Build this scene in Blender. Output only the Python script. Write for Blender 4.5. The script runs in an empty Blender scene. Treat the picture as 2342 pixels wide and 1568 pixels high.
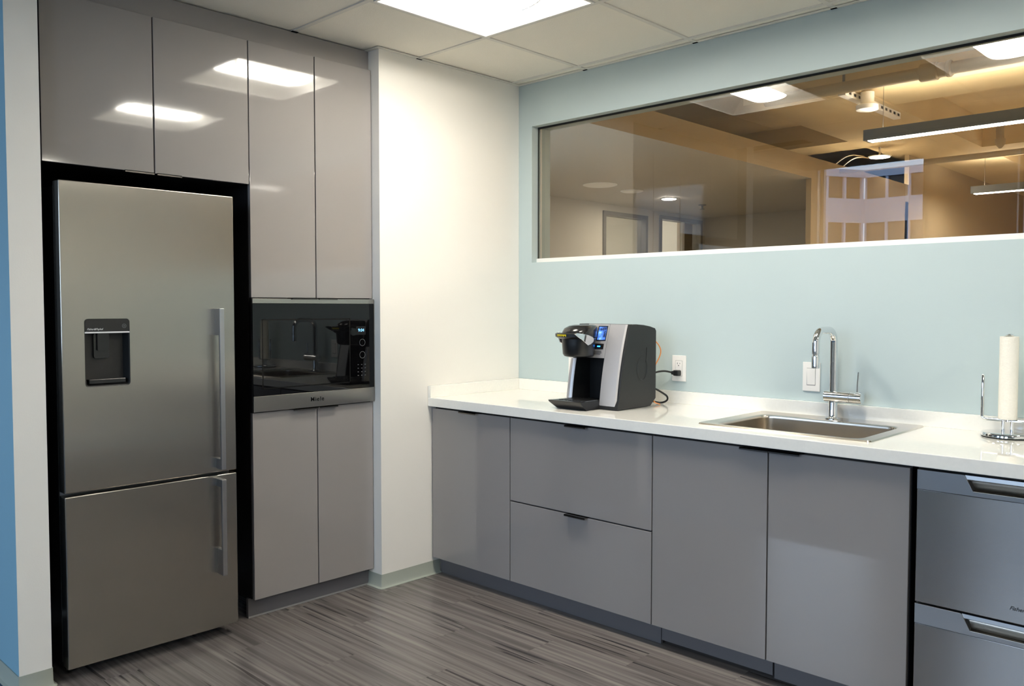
import bpy, bmesh, math, random
from mathutils import Vector, Matrix

random.seed(7)
S = bpy.context.scene
COL = S.collection

# ------------------------------------------------------------------ camera
cam_d = bpy.data.cameras.new('camera')
cam = bpy.data.objects.new('camera', cam_d)
COL.objects.link(cam)
cam_d.sensor_width = 36.0
cam_d.lens = 1945.95 / 2342 * 36.0
cam_d.clip_start = 0.02
cam_d.clip_end = 300
YAW, PIT = 0.7665, -0.0422
cam.location = (3.0683, -3.2389, 1.2757)
cam.rotation_euler = (math.pi / 2 + PIT, -0.0004, YAW)
S.camera = cam

# ------------------------------------------------------------------ world, daylight, exposure
W = bpy.data.worlds.new('world')
S.world = W
W.use_nodes = True
W.node_tree.nodes['Background'].inputs[0].default_value = (0.60, 0.78, 1.0, 1)
W.node_tree.nodes['Background'].inputs[1].default_value = 3.6
LENS_POWER = 27.0          # kitchen troffer lens
PENDANT_POWER = 44.0
WARM = (1.0, 0.92, 0.80)
FLUO = (1.0, 0.95, 0.85)
S.view_settings.view_transform = 'Standard'
S.view_settings.look = 'None'
S.view_settings.exposure = 1.2
S.view_settings.gamma = 1.0
S.view_settings.use_curve_mapping = False
cy = S.cycles
cy.max_bounces = 10
cy.diffuse_bounces = 5
cy.glossy_bounces = 5
cy.transmission_bounces = 6
cy.transparent_max_bounces = 12
cy.sample_clamp_indirect = 6.0
cy.caustics_reflective = False
cy.caustics_refractive = False
WIN_BACK = [(-1.37, -0.17), (0.73, 1.93), (2.83, 4.03)]
YB = -6.5
for k, (a, b) in enumerate(WIN_BACK):       # sky portals in the openings of the rear windows
    l = bpy.data.lights.new('sky_portal', 'AREA')
    l.shape = 'RECTANGLE'
    l.size, l.size_y = b - a, 2.3
    l.cycles.is_portal = True
    o = bpy.data.objects.new('sky_portal', l)
    COL.objects.link(o)
    o.location = ((a + b) / 2, YB - 0.02, 1.95)
    o.rotation_euler = (math.pi / 2, 0, 0)


# ------------------------------------------------------------------ helpers
def lin(c):
    return tuple((v / 12.92 if v <= 0.04045 else ((v + 0.055) / 1.055) ** 2.4) for v in [x / 255 for x in c])


MATS = {}


def mat(name, col, rough=0.5, metal=0.0, spec=0.5, coat=0.0, bump=None, var=None, aniso=None, emit=None, ior=None):
    """col is sRGB 0-255. bump=(scale,strength,stretch) var=(scale,amount,stretch)"""
    m = bpy.data.materials.new(name)
    m.use_nodes = True
    nt = m.node_tree
    N, L = nt.nodes, nt.links
    b = N['Principled BSDF']
    c = lin(col)
    b.inputs['Base Color'].default_value = (*c, 1)
    b.inputs['Roughness'].default_value = rough
    b.inputs['Metallic'].default_value = metal
    b.inputs['Specular IOR Level'].default_value = spec
    b.inputs['Coat Weight'].default_value = coat
    if ior:
        b.inputs['IOR'].default_value = ior
    b.inputs['Coat Roughness'].default_value = 0.03
    if emit:
        b.inputs['Emission Color'].default_value = (*emit[0], 1)
        b.inputs['Emission Strength'].default_value = emit[1]
    if bump or var:
        tc = N.new('ShaderNodeTexCoord')

    def noise(scale, stretch, detail=3):
        mp = N.new('ShaderNodeMapping')
        mp.inputs['Scale'].default_value = stretch
        L.new(tc.outputs['Object'], mp.inputs['Vector'])
        n = N.new('ShaderNodeTexNoise')
        n.inputs['Scale'].default_value = scale
        n.inputs['Detail'].default_value = detail
        L.new(mp.outputs['Vector'], n.inputs['Vector'])
        return n
    if var:
        n = noise(var[0], var[2] if len(var) > 2 else (1, 1, 1))
        mr = N.new('ShaderNodeMapRange')
        mr.inputs[1].default_value, mr.inputs[2].default_value = 0.3, 0.7
        mr.inputs[3].default_value, mr.inputs[4].default_value = 1 - var[1], 1 + var[1]
        L.new(n.outputs['Fac'], mr.inputs[0])
        mx = N.new('ShaderNodeVectorMath')
        mx.operation = 'SCALE'
        mx.inputs[0].default_value = c
        L.new(mr.outputs[0], mx.inputs['Scale'])
        L.new(mx.outputs[0], b.inputs['Base Color'])
    if bump:
        n = noise(bump[0], bump[2] if len(bump) > 2 else (1, 1, 1))
        bp = N.new('ShaderNodeBump')
        bp.inputs['Strength'].default_value = bump[1]
        bp.inputs['Distance'].default_value = 0.01
        L.new(n.outputs['Fac'], bp.inputs['Height'])
        L.new(bp.outputs[0], b.inputs['Normal'])
    if aniso is not None:
        t = N.new('ShaderNodeTangent')
        t.direction_type = 'RADIAL'
        t.axis = 'Z'
        L.new(t.outputs[0], b.inputs['Tangent'])
        b.inputs['Anisotropic'].default_value = aniso[0]
        b.inputs['Anisotropic Rotation'].default_value = aniso[1]
    MATS[name] = m
    return m


def emis(name, col, strength):
    m = bpy.data.materials.new(name)
    m.use_nodes = True
    nt = m.node_tree
    nt.nodes.clear()
    e = nt.nodes.new('ShaderNodeEmission')
    e.inputs[0].default_value = (*col, 1)
    e.inputs[1].default_value = strength
    o = nt.nodes.new('ShaderNodeOutputMaterial')
    nt.links.new(e.outputs[0], o.inputs[0])
    MATS[name] = m
    return m


def glass(name, tint, k=2.0):
    """thin architectural pane: clear with a Fresnel mirror on the outer faces"""
    m = bpy.data.materials.new(name)
    m.use_nodes = True
    nt = m.node_tree
    nt.nodes.clear()
    N, L = nt.nodes, nt.links
    fr = N.new('ShaderNodeFresnel')
    fr.inputs[0].default_value = 1.5
    ge = N.new('ShaderNodeNewGeometry')
    inv = N.new('ShaderNodeMath')
    inv.operation = 'SUBTRACT'
    inv.inputs[0].default_value = 1
    L.new(ge.outputs['Backfacing'], inv.inputs[1])
    mu = N.new('ShaderNodeMath')
    mu.operation = 'MULTIPLY'
    L.new(fr.outputs[0], mu.inputs[0])
    L.new(inv.outputs[0], mu.inputs[1])
    m2 = N.new('ShaderNodeMath')
    m2.operation = 'MULTIPLY'
    m2.use_clamp = True
    m2.inputs[1].default_value = k
    L.new(mu.outputs[0], m2.inputs[0])
    tr = N.new('ShaderNodeBsdfTransparent')
    tr.inputs[0].default_value = (*tint, 1)
    gl = N.new('ShaderNodeBsdfGlossy')
    gl.inputs['Roughness'].default_value = 0.0
    mx = N.new('ShaderNodeMixShader')
    L.new(m2.outputs[0], mx.inputs[0])
    L.new(tr.outputs[0], mx.inputs[1])
    L.new(gl.outputs[0], mx.inputs[2])
    o = N.new('ShaderNodeOutputMaterial')
    L.new(mx.outputs[0], o.inputs[0])
    MATS[name] = m
    return m


class MB:
    """mesh builder in world coordinates"""

    def __init__(s):
        s.bm = bmesh.new()
        s.mi = 0
        s.ang = 35

    def box(s, x0, x1, y0, y1, z0, z1, bev=0.0, seg=2):
        r = bmesh.ops.create_cube(s.bm, size=1)
        vs = r['verts']
        for v in vs:
            v.co = Vector((x0 + (v.co.x + .5) * (x1 - x0), y0 + (v.co.y + .5) * (y1 - y0), z0 + (v.co.z + .5) * (z1 - z0)))
        fs = {f for v in vs for f in v.link_faces}
        for f in fs:
            f.material_index = s.mi
        if bev:
            s.ang = 14
            es = {e for v in vs for e in v.link_edges}
            bmesh.ops.bevel(s.bm, geom=list(es), offset=bev, segments=seg, profile=0.5, affect='EDGES')
        return s

    def prism(s, pts, ax, a, b, bev=0.0):
        """polygon pts (2-D) extruded along axis ax from a to b. ax x: pts=(y,z); y: (x,z); z: (x,y)"""
        def P(p, t):
            return {'x': (t, p[0], p[1]), 'y': (p[0], t, p[1]), 'z': (p[0], p[1], t)}[ax]
        A = [s.bm.verts.new(P(p, a)) for p in pts]
        B = [s.bm.verts.new(P(p, b)) for p in pts]
        fs = [s.bm.faces.new(A), s.bm.faces.new(B[::-1])]
        n = len(pts)
        for i in range(n):
            fs.append(s.bm.faces.new((A[i], B[i], B[(i + 1) % n], A[(i + 1) % n])))
        for f in fs:
            f.material_index = s.mi
        bmesh.ops.recalc_face_normals(s.bm, faces=fs)
        if bev:
            s.ang = 14
            es = {e for f in fs[:2] for e in f.edges}
            bmesh.ops.bevel(s.bm, geom=list(es), offset=bev, segments=2, profile=0.5, affect='EDGES')
        return s

    def loft(s, rings, cap=True, closed=True):
        R = [[s.bm.verts.new(p) for p in r] for r in rings]
        n = len(R[0])
        fs = []
        for i in range(len(R) - 1):
            for j in range(n if closed else n - 1):
                k = (j + 1) % n
                fs.append(s.bm.faces.new((R[i][j], R[i][k], R[i + 1][k], R[i + 1][j])))
        if cap:
            fs.append(s.bm.faces.new(R[0][::-1]))
            fs.append(s.bm.faces.new(R[-1]))
        for f in fs:
            f.material_index = s.mi
        bmesh.ops.recalc_face_normals(s.bm, faces=fs)
        return s

    def lathe(s, c, prof, n=32, ax='z'):
        """prof list of (r, t) along axis from centre c"""
        rings = []
        for r, t in prof:
            ring = []
            for i in range(n):
                a = 2 * math.pi * i / n
                u, v = r * math.cos(a), r * math.sin(a)
                d = {'z': (u, v, t), 'x': (t, u, v), 'y': (u, t, v)}[ax]
                ring.append((c[0] + d[0], c[1] + d[1], c[2] + d[2]))
            rings.append(ring)
        return s.loft(rings)

    def tube(s, pts, r, n=12):
        pts = [Vector(p) for p in pts]
        rr = r if isinstance(r, (list, tuple)) else [r] * len(pts)
        rings = []
        up = None
        for i, p in enumerate(pts):
            a = pts[max(0, i - 1)]
            b = pts[min(len(pts) - 1, i + 1)]
            d = (b - a).normalized()
            if up is None:
                t = Vector((0, 0, 1)) if abs(d.z) < 0.9 else Vector((1, 0, 0))
                up = (t - d * t.dot(d)).normalized()
            else:
                up = (up - d * up.dot(d)).normalized()
            sd = d.cross(up)
            rings.append([p + (up * math.cos(2 * math.pi * k / n) + sd * math.sin(2 * math.pi * k / n)) * rr[i] for k in range(n)])
        return s.loft(rings)

    def sweep(s, path, prof):
        """open profile (offset,z) swept along 2-D path; outside is to the right of travel, mitred"""
        rings = []
        P = [Vector(p) for p in path]
        for i, p in enumerate(P):
            ns = []
            if i > 0:
                d = (P[i] - P[i - 1]).normalized()
                ns.append(Vector((d.y, -d.x)))
            if i < len(P) - 1:
                d = (P[i + 1] - P[i]).normalized()
                ns.append(Vector((d.y, -d.x)))
            nn = sum(ns, Vector((0, 0))).normalized()
            k = 1 / max(0.3, nn.dot(ns[0]))
            rings.append([(p.x + nn.x * o * k, p.y + nn.y * o * k, z) for o, z in prof])
        return s.loft(rings)

    def mesh(s, name, off=(0, 0, 0)):
        if any(off):
            bmesh.ops.translate(s.bm, verts=s.bm.verts, vec=-Vector(off))
        me = bpy.data.meshes.new(name)
        s.bm.to_mesh(me)
        s.bm.free()
        for p in me.polygons:
            p.use_smooth = True
        me.set_sharp_from_angle(angle=math.radians(s.ang))
        return me


def catmull(pts, n=8):
    P = [Vector(p) for p in pts]
    P = [P[0] * 2 - P[1]] + P + [P[-1] * 2 - P[-2]]
    out = []
    for i in range(1, len(P) - 2):
        for k in range(n):
            t = k / n
            a, b, c, d = P[i - 1], P[i], P[i + 1], P[i + 2]
            out.append(0.5 * ((2 * b) + (c - a) * t + (2 * a - 5 * b + 4 * c - d) * t * t + (3 * b - a - 3 * c + d) * t ** 3))
    out.append(P[-2])
    return out


def wloc(o):
    v = Vector(o.location)
    while o.parent:
        o = o.parent
        v = v + Vector(o.location)
    return v


def obj(name, mb, m, parent=None, label=None):
    off = wloc(parent) if parent else (0, 0, 0)
    me = mb.mesh(name, off)
    for x in (m if isinstance(m, (list, tuple)) else [m]):
        me.materials.append(x)
    o = bpy.data.objects.new(name, me)
    COL.objects.link(o)
    if parent:
        o.parent = parent
    if label:
        o['label'] = label
    return o


def tag(o, label, cat, group=None, kind=None):
    o['label'] = label
    o['category'] = cat
    if group:
        o['group'] = group
    if kind:
        o['kind'] = kind
    return o


def thing(name, label, cat, loc, group=None):
    o = bpy.data.objects.new(name, None)
    COL.objects.link(o)
    o.location = loc
    o.empty_display_size = 0.05
    return tag(o, label, cat, group)


def struct(name, mb, m, label=None):
    o = obj(name, mb, m)
    o['kind'] = 'structure'
    if label:
        o['label'] = label
    return o


def sgroup(name, label, loc=(0, 0, 0)):
    o = bpy.data.objects.new(name, None)
    COL.objects.link(o)
    o.location = loc
    o['kind'] = 'structure'
    o['label'] = label
    return o


def cut(o, mb):
    """boolean difference, applied"""
    me = mb.mesh('cutter', wloc(o))
    c = bpy.data.objects.new('cutter', me)
    COL.objects.link(c)
    c.location = wloc(o)
    md = o.modifiers.new('cut', 'BOOLEAN')
    md.object = c
    md.operation = 'DIFFERENCE'
    md.solver = 'EXACT'
    bpy.context.view_layer.update()
    dg = bpy.context.evaluated_depsgraph_get()
    new = bpy.data.meshes.new_from_object(o.evaluated_get(dg))
    old = o.data
    o.modifiers.clear()
    o.data = new
    new.name = old.name
    for p in new.polygons:
        p.use_smooth = True
    new.set_sharp_from_angle(angle=math.radians(14))
    bpy.data.objects.remove(c)
    bpy.data.meshes.remove(me)


def text(body, size, pos, right, up, m, parent, name='lettering', shear=0.0, align='LEFT', depth=0.0003, space=1.0, bold=0.0):
    cu = bpy.data.curves.new('lettering', 'FONT')
    cu.body = body
    cu.size = size
    cu.shear = shear
    cu.align_x = align
    cu.extrude = depth
    cu.space_character = space
    cu.offset = bold
    t = bpy.data.objects.new('lettering', cu)
    COL.objects.link(t)
    bpy.context.view_layer.update()
    me = bpy.data.meshes.new_from_object(t.evaluated_get(bpy.context.evaluated_depsgraph_get()))
    bpy.data.objects.remove(t)
    r, u = Vector(right), Vector(up)
    n = r.cross(u)
    off = wloc(parent)
    for v in me.vertices:
        v.co = Vector(pos) + r * v.co.x + u * v.co.y + n * v.co.z - off
    me.materials.clear()
    me.materials.append(m)
    o = bpy.data.objects.new(name, me)
    COL.objects.link(o)
    o.parent = parent
    return o


def rrect(a0, a1, b0, b1, r, n=5):
    pts = []
    for (ca, cb, s) in ((a1 - r, b1 - r, 0), (a0 + r, b1 - r, 90), (a0 + r, b0 + r, 180), (a1 - r, b0 + r, 270)):
        for i in range(n + 1):
            t = math.radians(s + 90 * i / n)
            pts.append((ca + r * math.cos(t), cb + r * math.sin(t)))
    return pts


# ------------------------------------------------------------------ materials
M = MATS
mat('white_paint', (240, 236, 228), 0.6, bump=(180, .025), var=(1.2, .012))
mat('pale_blue_paint', (186, 200, 200), 0.55, bump=(180, .025), var=(1.2, .012))
mat('blue_paint', (132, 172, 190), 0.55, bump=(180, .025))
mat('beige_paint', (192, 183, 168), 0.7, bump=(120, .05))
mat('tan_paint', (176, 156, 124), 0.7, bump=(120, .05))
mat('deck_paint', (214, 192, 150), 0.75, bump=(40, .15), var=(2, .06))
mat('grey_gloss', (144, 139, 137), 0.06, spec=0.5, coat=0.5, bump=(1.6, .004, (1, 1, .6)))
mat('grey_kick', (96, 95, 98), 0.35, bump=(60, .03))
mat('dark_melamine_and_shade', (24, 23, 24), 0.5, spec=0.3, bump=(90, .03))  # cabinet carcasses; also shade put into the colour of the recess walls
mat('black_gap', (6, 6, 6), 0.8, spec=0.1)
mat('steel_fridge', (165, 160, 152), 0.23, 1.0, aniso=(.95, 0.0), var=(60, .025, (1, 30, .6)))
mat('steel_washer', (152, 150, 148), 0.24, 1.0, aniso=(.95, 0.25), var=(60, .025, (.6, 1, 30)))
mat('steel_band', (156, 156, 157), 0.34, 1.0, bump=(300, .004))
mat('steel_sink', (208, 200, 188), 0.24, 1.0, bump=(220, .0012, (1, 3, 1)))
mat('steel_handle', (180, 180, 182), 0.28, 1.0, bump=(200, .003, (1, 1, .1)))
mat('black_nickel', (104, 100, 96), 0.25, 1.0, bump=(200, .02))
mat('chrome', (228, 230, 232), 0.04, 1.0, bump=(8, .004))
mat('fridge_side', (52, 50, 50), 0.45, spec=0.4, bump=(160, .06))
mat('gasket', (150, 148, 146), 0.6, bump=(60, .03))
mat('black_plastic', (20, 20, 21), 0.35, bump=(240, .01))
mat('black_satin', (17, 17, 17), 0.5, bump=(320, .08))
mat('dark_plastic', (26, 26, 27), 0.18, bump=(30, .01))
mat('silver_plastic', (196, 193, 193), 0.38, 0.55, bump=(300, .02))
mat('black_glass', (7, 7, 8), 0.02, spec=0.38, bump=(1.5, .003))
mat('black_line', (2, 2, 2), 0.6, spec=0.2)
mat('grey_print', (90, 92, 95), 0.6)
mat('white_print', (225, 225, 225), 0.6)
mat('dark_print', (40, 40, 42), 0.6)
mat('quartz', (244, 241, 233), 0.05, spec=0.5, coat=0.1, var=(90, .015))
mat('vinyl_base', (158, 163, 152), 0.45, bump=(80, .03))
mat('acoustic_tile', (244, 239, 227), 0.9, spec=0.2, bump=(260, .25), var=(420, .03))
mat('tee_white', (226, 222, 212), 0.5, bump=(60, .02))
mat('fixture_white', (245, 243, 238), 0.45, bump=(60, .02))
mat('plate_white', (240, 236, 230), 0.35, bump=(60, .02))
mat('paper', (246, 240, 226), 0.9, spec=0.1, bump=(160, .25), var=(40, .02))
mat('cord_black', (16, 16, 16), 0.45, bump=(120, .05))
mat('tube_orange', (232, 140, 60), 0.35, bump=(80, .03))
mat('yellow_label', (226, 204, 30), 0.5, bump=(50, .02))
mat('light_housing', (112, 112, 106), 0.4, 0.3, bump=(100, .02))
mat('metal_frame', (128, 124, 118), 0.4, 0.6, bump=(100, .02))
mat('pipe_paint', (176, 158, 126), 0.6, bump=(60, .08))
mat('facade_white', (190, 196, 214), 0.8, bump=(1.5, .1), var=(.3, .03))
mat('facade_glass', (70, 62, 52), 0.15, spec=0.5, var=(.12, .35))
mat('asphalt', (80, 80, 84), 0.9, bump=(4, .3), var=(.5, .1))
mat('steel_drain', (150, 150, 150), 0.3, 1.0, bump=(50, .02))
mat('rubber', (18, 18, 18), 0.8)
emis('troffer_lens', FLUO, LENS_POWER)
emis('pendant_strip', (1.0, 0.93, 0.83), PENDANT_POWER)
emis('pendant_uplight', WARM, PENDANT_POWER * 0.35)
emis('downlight_glow', (1.0, 0.95, 0.86), 190.0)
emis('office_panel', FLUO, 7.0)
emis('clock_digits', (0.25, 0.62, 1.0), 0.9)
emis('blue_led', (0.02, 0.25, 1.0), 3.0)
glass('clear_glass', (0.80, 0.79, 0.76), 2.0)
glass('door_glass', (0.92, 0.92, 0.90), 1.5)


def screen_material():
    m = bpy.data.materials.new('touch_screen')
    m.use_nodes = True
    nt = m.node_tree
    N, L = nt.nodes, nt.links
    b = N['Principled BSDF']
    tc = N.new('ShaderNodeTexCoord')
    n = N.new('ShaderNodeTexNoise')
    n.inputs['Scale'].default_value = 45
    n.inputs['Detail'].default_value = 2
    L.new(tc.outputs['Object'], n.inputs['Vector'])
    r = N.new('ShaderNodeValToRGB')
    r.color_ramp.elements[0].position = .36
    r.color_ramp.elements[0].color = (.01, .02, .06, 1)
    r.color_ramp.elements[1].position = .60
    r.color_ramp.elements[1].color = (.09, .24, .85, 1)
    e = r.color_ramp.elements.new(.72)
    e.color = (.35, .55, .95, 1)
    L.new(n.outputs['Fac'], r.inputs[0])
    L.new(r.outputs[0], b.inputs['Emission Color'])
    b.inputs['Emission Strength'].default_value = 1.0
    b.inputs['Base Color'].default_value = (.01, .01, .02, 1)
    b.inputs['Roughness'].default_value = .08
    MATS['touch_screen'] = m


screen_material()


def plank_material():
    m = bpy.data.materials.new('vinyl_plank')
    m.use_nodes = True
    nt = m.node_tree
    N, L = nt.nodes, nt.links
    b = N['Principled BSDF']
    tc = N.new('ShaderNodeTexCoord')
    oi = N.new('ShaderNodeObjectInfo')
    sc = N.new('ShaderNodeMath')
    sc.operation = 'MULTIPLY'
    sc.inputs[1].default_value = 37.0
    L.new(oi.outputs['Random'], sc.inputs[0])
    cb = N.new('ShaderNodeCombineXYZ')
    for i in range(3):
        L.new(sc.outputs[0], cb.inputs[i])
    ad = N.new('ShaderNodeVectorMath')
    ad.operation = 'ADD'
    L.new(tc.outputs['Object'], ad.inputs[0])
    L.new(cb.outputs[0], ad.inputs[1])

    def noise(stretch, detail, rough=.5):
        mp = N.new('ShaderNodeMapping')
        mp.inputs['Scale'].default_value = stretch
        L.new(ad.outputs[0], mp.inputs['Vector'])
        n = N.new('ShaderNodeTexNoise')
        n.inputs['Scale'].default_value = 1
        n.inputs['Detail'].default_value = detail
        n.inputs['Roughness'].default_value = rough
        L.new(mp.outputs['Vector'], n.inputs['Vector'])
        return n
    n1 = noise((1.1, 50, 1), 3, .55)
    r1 = N.new('ShaderNodeValToRGB')
    els = r1.color_ramp.elements
    els[0].position = .33
    els[0].color = (*lin((88, 83, 81)), 1)
    els[1].position = .68
    els[1].color = (*lin((129, 122, 117)), 1)
    e = els.new(.5)
    e.color = (*lin((108, 102, 99)), 1)
    L.new(n1.outputs['Fac'], r1.inputs[0])
    n2 = noise((1.9, 52, 1), 1.5, .4)          # sparse dark streaks
    r2 = N.new('ShaderNodeValToRGB')
    r2.color_ramp.elements[0].position = .655
    r2.color_ramp.elements[0].color = (1, 1, 1, 1)
    r2.color_ramp.elements[1].position = .69
    r2.color_ramp.elements[1].color = (.36, .35, .36, 1)
    L.new(n2.outputs['Fac'], r2.inputs[0])
    mx = N.new('ShaderNodeMix')
    mx.data_type = 'RGBA'
    mx.blend_type = 'MULTIPLY'
    mx.inputs['Factor'].default_value = 1
    L.new(r1.outputs[0], mx.inputs['A'])
    L.new(r2.outputs[0], mx.inputs['B'])
    mr = N.new('ShaderNodeMapRange')
    mr.inputs[3].default_value, mr.inputs[4].default_value = .93, 1.06
    L.new(oi.outputs['Random'], mr.inputs[0])
    sv = N.new('ShaderNodeVectorMath')
    sv.operation = 'SCALE'
    L.new(mx.outputs['Result'], sv.inputs[0])
    L.new(mr.outputs[0], sv.inputs['Scale'])
    L.new(sv.outputs[0], b.inputs['Base Color'])
    b.inputs['Roughness'].default_value = .24
    bp = N.new('ShaderNodeBump')
    bp.inputs['Strength'].default_value = .12
    bp.inputs['Distance'].default_value = .002
    L.new(n1.outputs['Fac'], bp.inputs['Height'])
    L.new(bp.outputs[0], b.inputs['Normal'])
    MATS['vinyl_plank'] = m


plank_material()


def carpet_material():
    m = mat('carpet', (92, 110, 130), 0.95, spec=0.1, bump=(500, .6), var=(30, .25, (1, 6, 1)))
    return m


carpet_material()

# ------------------------------------------------------------------ measures (metres, corner of white and blue wall at the origin)
H = 2.42
XA = -0.055        # cabinet door fronts on the fridge wall
YC = -0.607        # base cabinet door fronts
ZC = 0.849         # worktop
WX0, WX1, WZ0, WZ1 = 0.0915, 3.35, 1.504, 2.199
TX, TY, TS = 0.444, -0.675, 0.6096


# ================================================================== SETTING
def room():
    # floor and planks
    fl = struct('floor', MB().box(-.75, 5.4, -2.33, 0, -.06, -.0043), M['vinyl_plank'], 'grey wood-look vinyl plank floor')
    pw, pl = 0.152, 0.914
    mb = MB().box(0, pl - .0006, 0, pw - .0006, -.004, 0)
    pm = mb.mesh('plank')
    pm.materials.append(M['vinyl_plank'])
    first = None
    rows = int(2.33 / pw) + 1
    for r in range(rows):
        y1 = -2.33 + (r + 1) * pw
        x = -.9 + (r * 0.37 % 1.0) * pl - pl * .3
        while x < 5.4:
            if x + pl > -.12 and x + pl < 5.42 and y1 < .001 and not (y1 - pw > -.50 and x < 2.6):
                o = bpy.data.objects.new('plank', pm)
                COL.objects.link(o)
                o.parent = fl
                o.location = (x, y1 - pw, 0)
            x += pl
    struct('floor_carpet', MB().box(-4, 6.5, YB, -2.33, -.06, -.001), M['carpet'], 'blue-grey carpet beyond the partition wall')

    # window wall with the long opening
    mb = MB()
    for b in ((-.75, WX0, 0, .141, 0, 3.4), (WX1, 5.5, 0, .141, 0, 3.4), (WX0, WX1, 0, .141, 0, WZ0), (WX0, WX1, 0, .141, WZ1, 3.4)):
        mb.box(*b)
    struct('wall_back', mb, M['pale_blue_paint'], 'pale blue wall with a long internal window above the worktop')
    struct('wall_left', MB().box(-.75, 0, -.903, -.001, 0, H + .14), M['white_paint'], 'white wall stub between tall cabinet and worktop')
    struct('wall_alcove', MB().box(-.80, -.75, -2.284, -.903, 0, H + .14), M['dark_melamine_and_shade'], 'back wall of the fridge recess, shade put into its dark colour')  # recess shade painted in as a dark wall colour
    mb = MB().box(-4, 0, -2.384, -2.284, 0, 3.25)
    mb.bm.faces.ensure_lookup_table()
    mb.bm.normal_update()
    for f in mb.bm.faces:
        if f.normal.y < -.9:
            f.material_index = 1
        if f.normal.y > .9:
            f.material_index = 2  # inner face coloured dark for the recess shade, otherwise white wall
    struct('wall_partition', mb, [M['white_paint'], M['blue_paint'], M['dark_melamine_and_shade']], 'white end of the partition left of the fridge, blue on its far side')
    struct('wall_right', MB().box(5.4, 5.5, -3.6, 0, 0, H + .14), M['white_paint'])
    # office area behind the camera
    struct('wall_office_side', MB().box(6.5, 6.6, YB, -3.6, 0, 3.3).box(5.4, 6.6, -3.6, -3.5, 0, 3.3), M['white_paint'])
    struct('wall_office_far', MB().box(-4.1, -4, YB, -2.284, 0, 3.3), M['white_paint'])
    struct('ceiling_office', MB().box(-4, 6.6, YB, -3.6, 3.25, 3.3).box(-4, 5.5, -3.62, -3.58, H, 3.25), M['white_paint'])
    mb = MB()
    xs = [-4.0] + [v for w in WIN_BACK for v in w] + [6.6]
    for i in range(0, len(xs), 2):
        mb.box(xs[i], xs[i + 1], YB - .2, YB, 0, 3.3)
    for a, b in WIN_BACK:
        mb.box(a, b, YB - .2, YB, 0, .8)
        mb.box(a, b, YB - .2, YB, 3.1, 3.3)
    struct('wall_front', mb, M['white_paint'])
    for i, (a, b) in enumerate(WIN_BACK):
        w = sgroup('window_%d' % (i + 2), 'tall office window behind the viewer', ((a + b) / 2, YB - .1, .8))
        mb = MB()
        for q in ((a, a + .04, .8, 3.1), (b - .04, b, .8, 3.1), (a, b, .8, .84), (a, b, 3.06, 3.1)):
            mb.box(q[0], q[1], YB - .14, YB - .08, q[2], q[3])
        obj('window_frame', mb, M['metal_frame'], w)

    # ceiling
    ce = struct('ceiling', MB().box(-4, 5.4, -3.6, 0, 2.57, 2.6), M['black_gap'], 'suspended ceiling of off-white acoustic tiles in a white grid')
    gx = [-.075, 0] if False else []
    xl = [TX + k * TS for k in range(-7, 9)]
    yl = [TY + TS] + [TY - k * TS for k in range(0, 5)]
    fixture_cells = {(0, 1), (2, 1), (6, 1), (6, 4)}
    tm = {}

    def tile(x0, x1, y0, y1):
        w, d = round(x1 - x0, 4), round(y1 - y0, 4)
        if (w, d) not in tm:
            me = MB().box(-w / 2 + .003, w / 2 - .003, -d / 2 + .003, d / 2 - .003, 0, .015).mesh('ceiling_tile')
            me.materials.append(M['acoustic_tile'])
            tm[(w, d)] = me
        o = bpy.data.objects.new('ceiling_tile', tm[(w, d)])
        COL.objects.link(o)
        o.parent = ce
        o.location = ((x0 + x1) / 2, (y0 + y1) / 2, H + .002)
    for j in range(len(yl) - 1):
        y1, y0 = yl[j], yl[j + 1]
        for i in range(-7, 8):
            x0, x1 = TX + i * TS, TX + (i + 1) * TS
            if (i, j) in fixture_cells:
                continue
            if x1 < .1 and y1 > -2.3:
                continue
            if i == -1 and y1 > -2.3:
                if y1 > -.5:
                    x0 = .001
                elif y1 > -1.2:          # row that meets the white stub and then the cabinets
                    g = .003
                    me = MB().prism([(.001, y1 - g), (.001, -.9045), (-.094, -.9045), (-.094, y0 + g), (x1 - g, y0 + g), (x1 - g, y1 - g)], 'z', H + .002, H + .017).mesh('ceiling_tile')
                    me.materials.append(M['acoustic_tile'])
                    o = bpy.data.objects.new('ceiling_tile', me)
                    COL.objects.link(o)
                    o.parent = ce
                    continue
                else:
                    x0 = -.094
                    if y0 < -2.284:
                        y0c = -2.284
                        tile(x0, x1, y0c, y1)
                        continue
            tile(x0, min(x1, 5.39), y0, y1)
    obj('border_strip', MB().box(.001, 5.39, TY + TS, -.001, H + .001, H + .016), M['acoustic_tile'], ce)
    # grid tees: main runs along x, cross pieces between
    for y in yl[:]:
        x0 = .012 if y > -.903 else (-.08 if y > -2.3 else -3.99)
        obj('grid_tee', MB().box(x0, 5.39, y - .010, y + .010, H - .003, H + .004), M['tee_white'], ce)
    for i in range(-6, 9):
        x = TX + i * TS
        if x > 5.38:
            continue
        y1 = -.014 if x > 0 else -2.39
        obj('grid_tee', MB().box(x - .010, x + .010, -3.59, y1, H - .0025, H + .0045), M['tee_white'], ce)
    mb = MB().box(.001, 5.39, -.020, -.001, H - .004, H - .001).box(.001, .020, -.903, -.02, H - .004, H - .001)
    mb.box(-.075, .020, -.923, -.904, H - .004, H - .001)
    obj('wall_angle', mb, M['tee_white'], ce)
    # black boxes paint the shade of open notches where the tees stop short
    for x in (TX, TX + TS, TX + 2 * TS):
        obj('grid_gap_shade', MB().box(x - .012, x + .012, -.012, -.002, H - .0055, H - .0041), M['black_gap'], ce)
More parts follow.
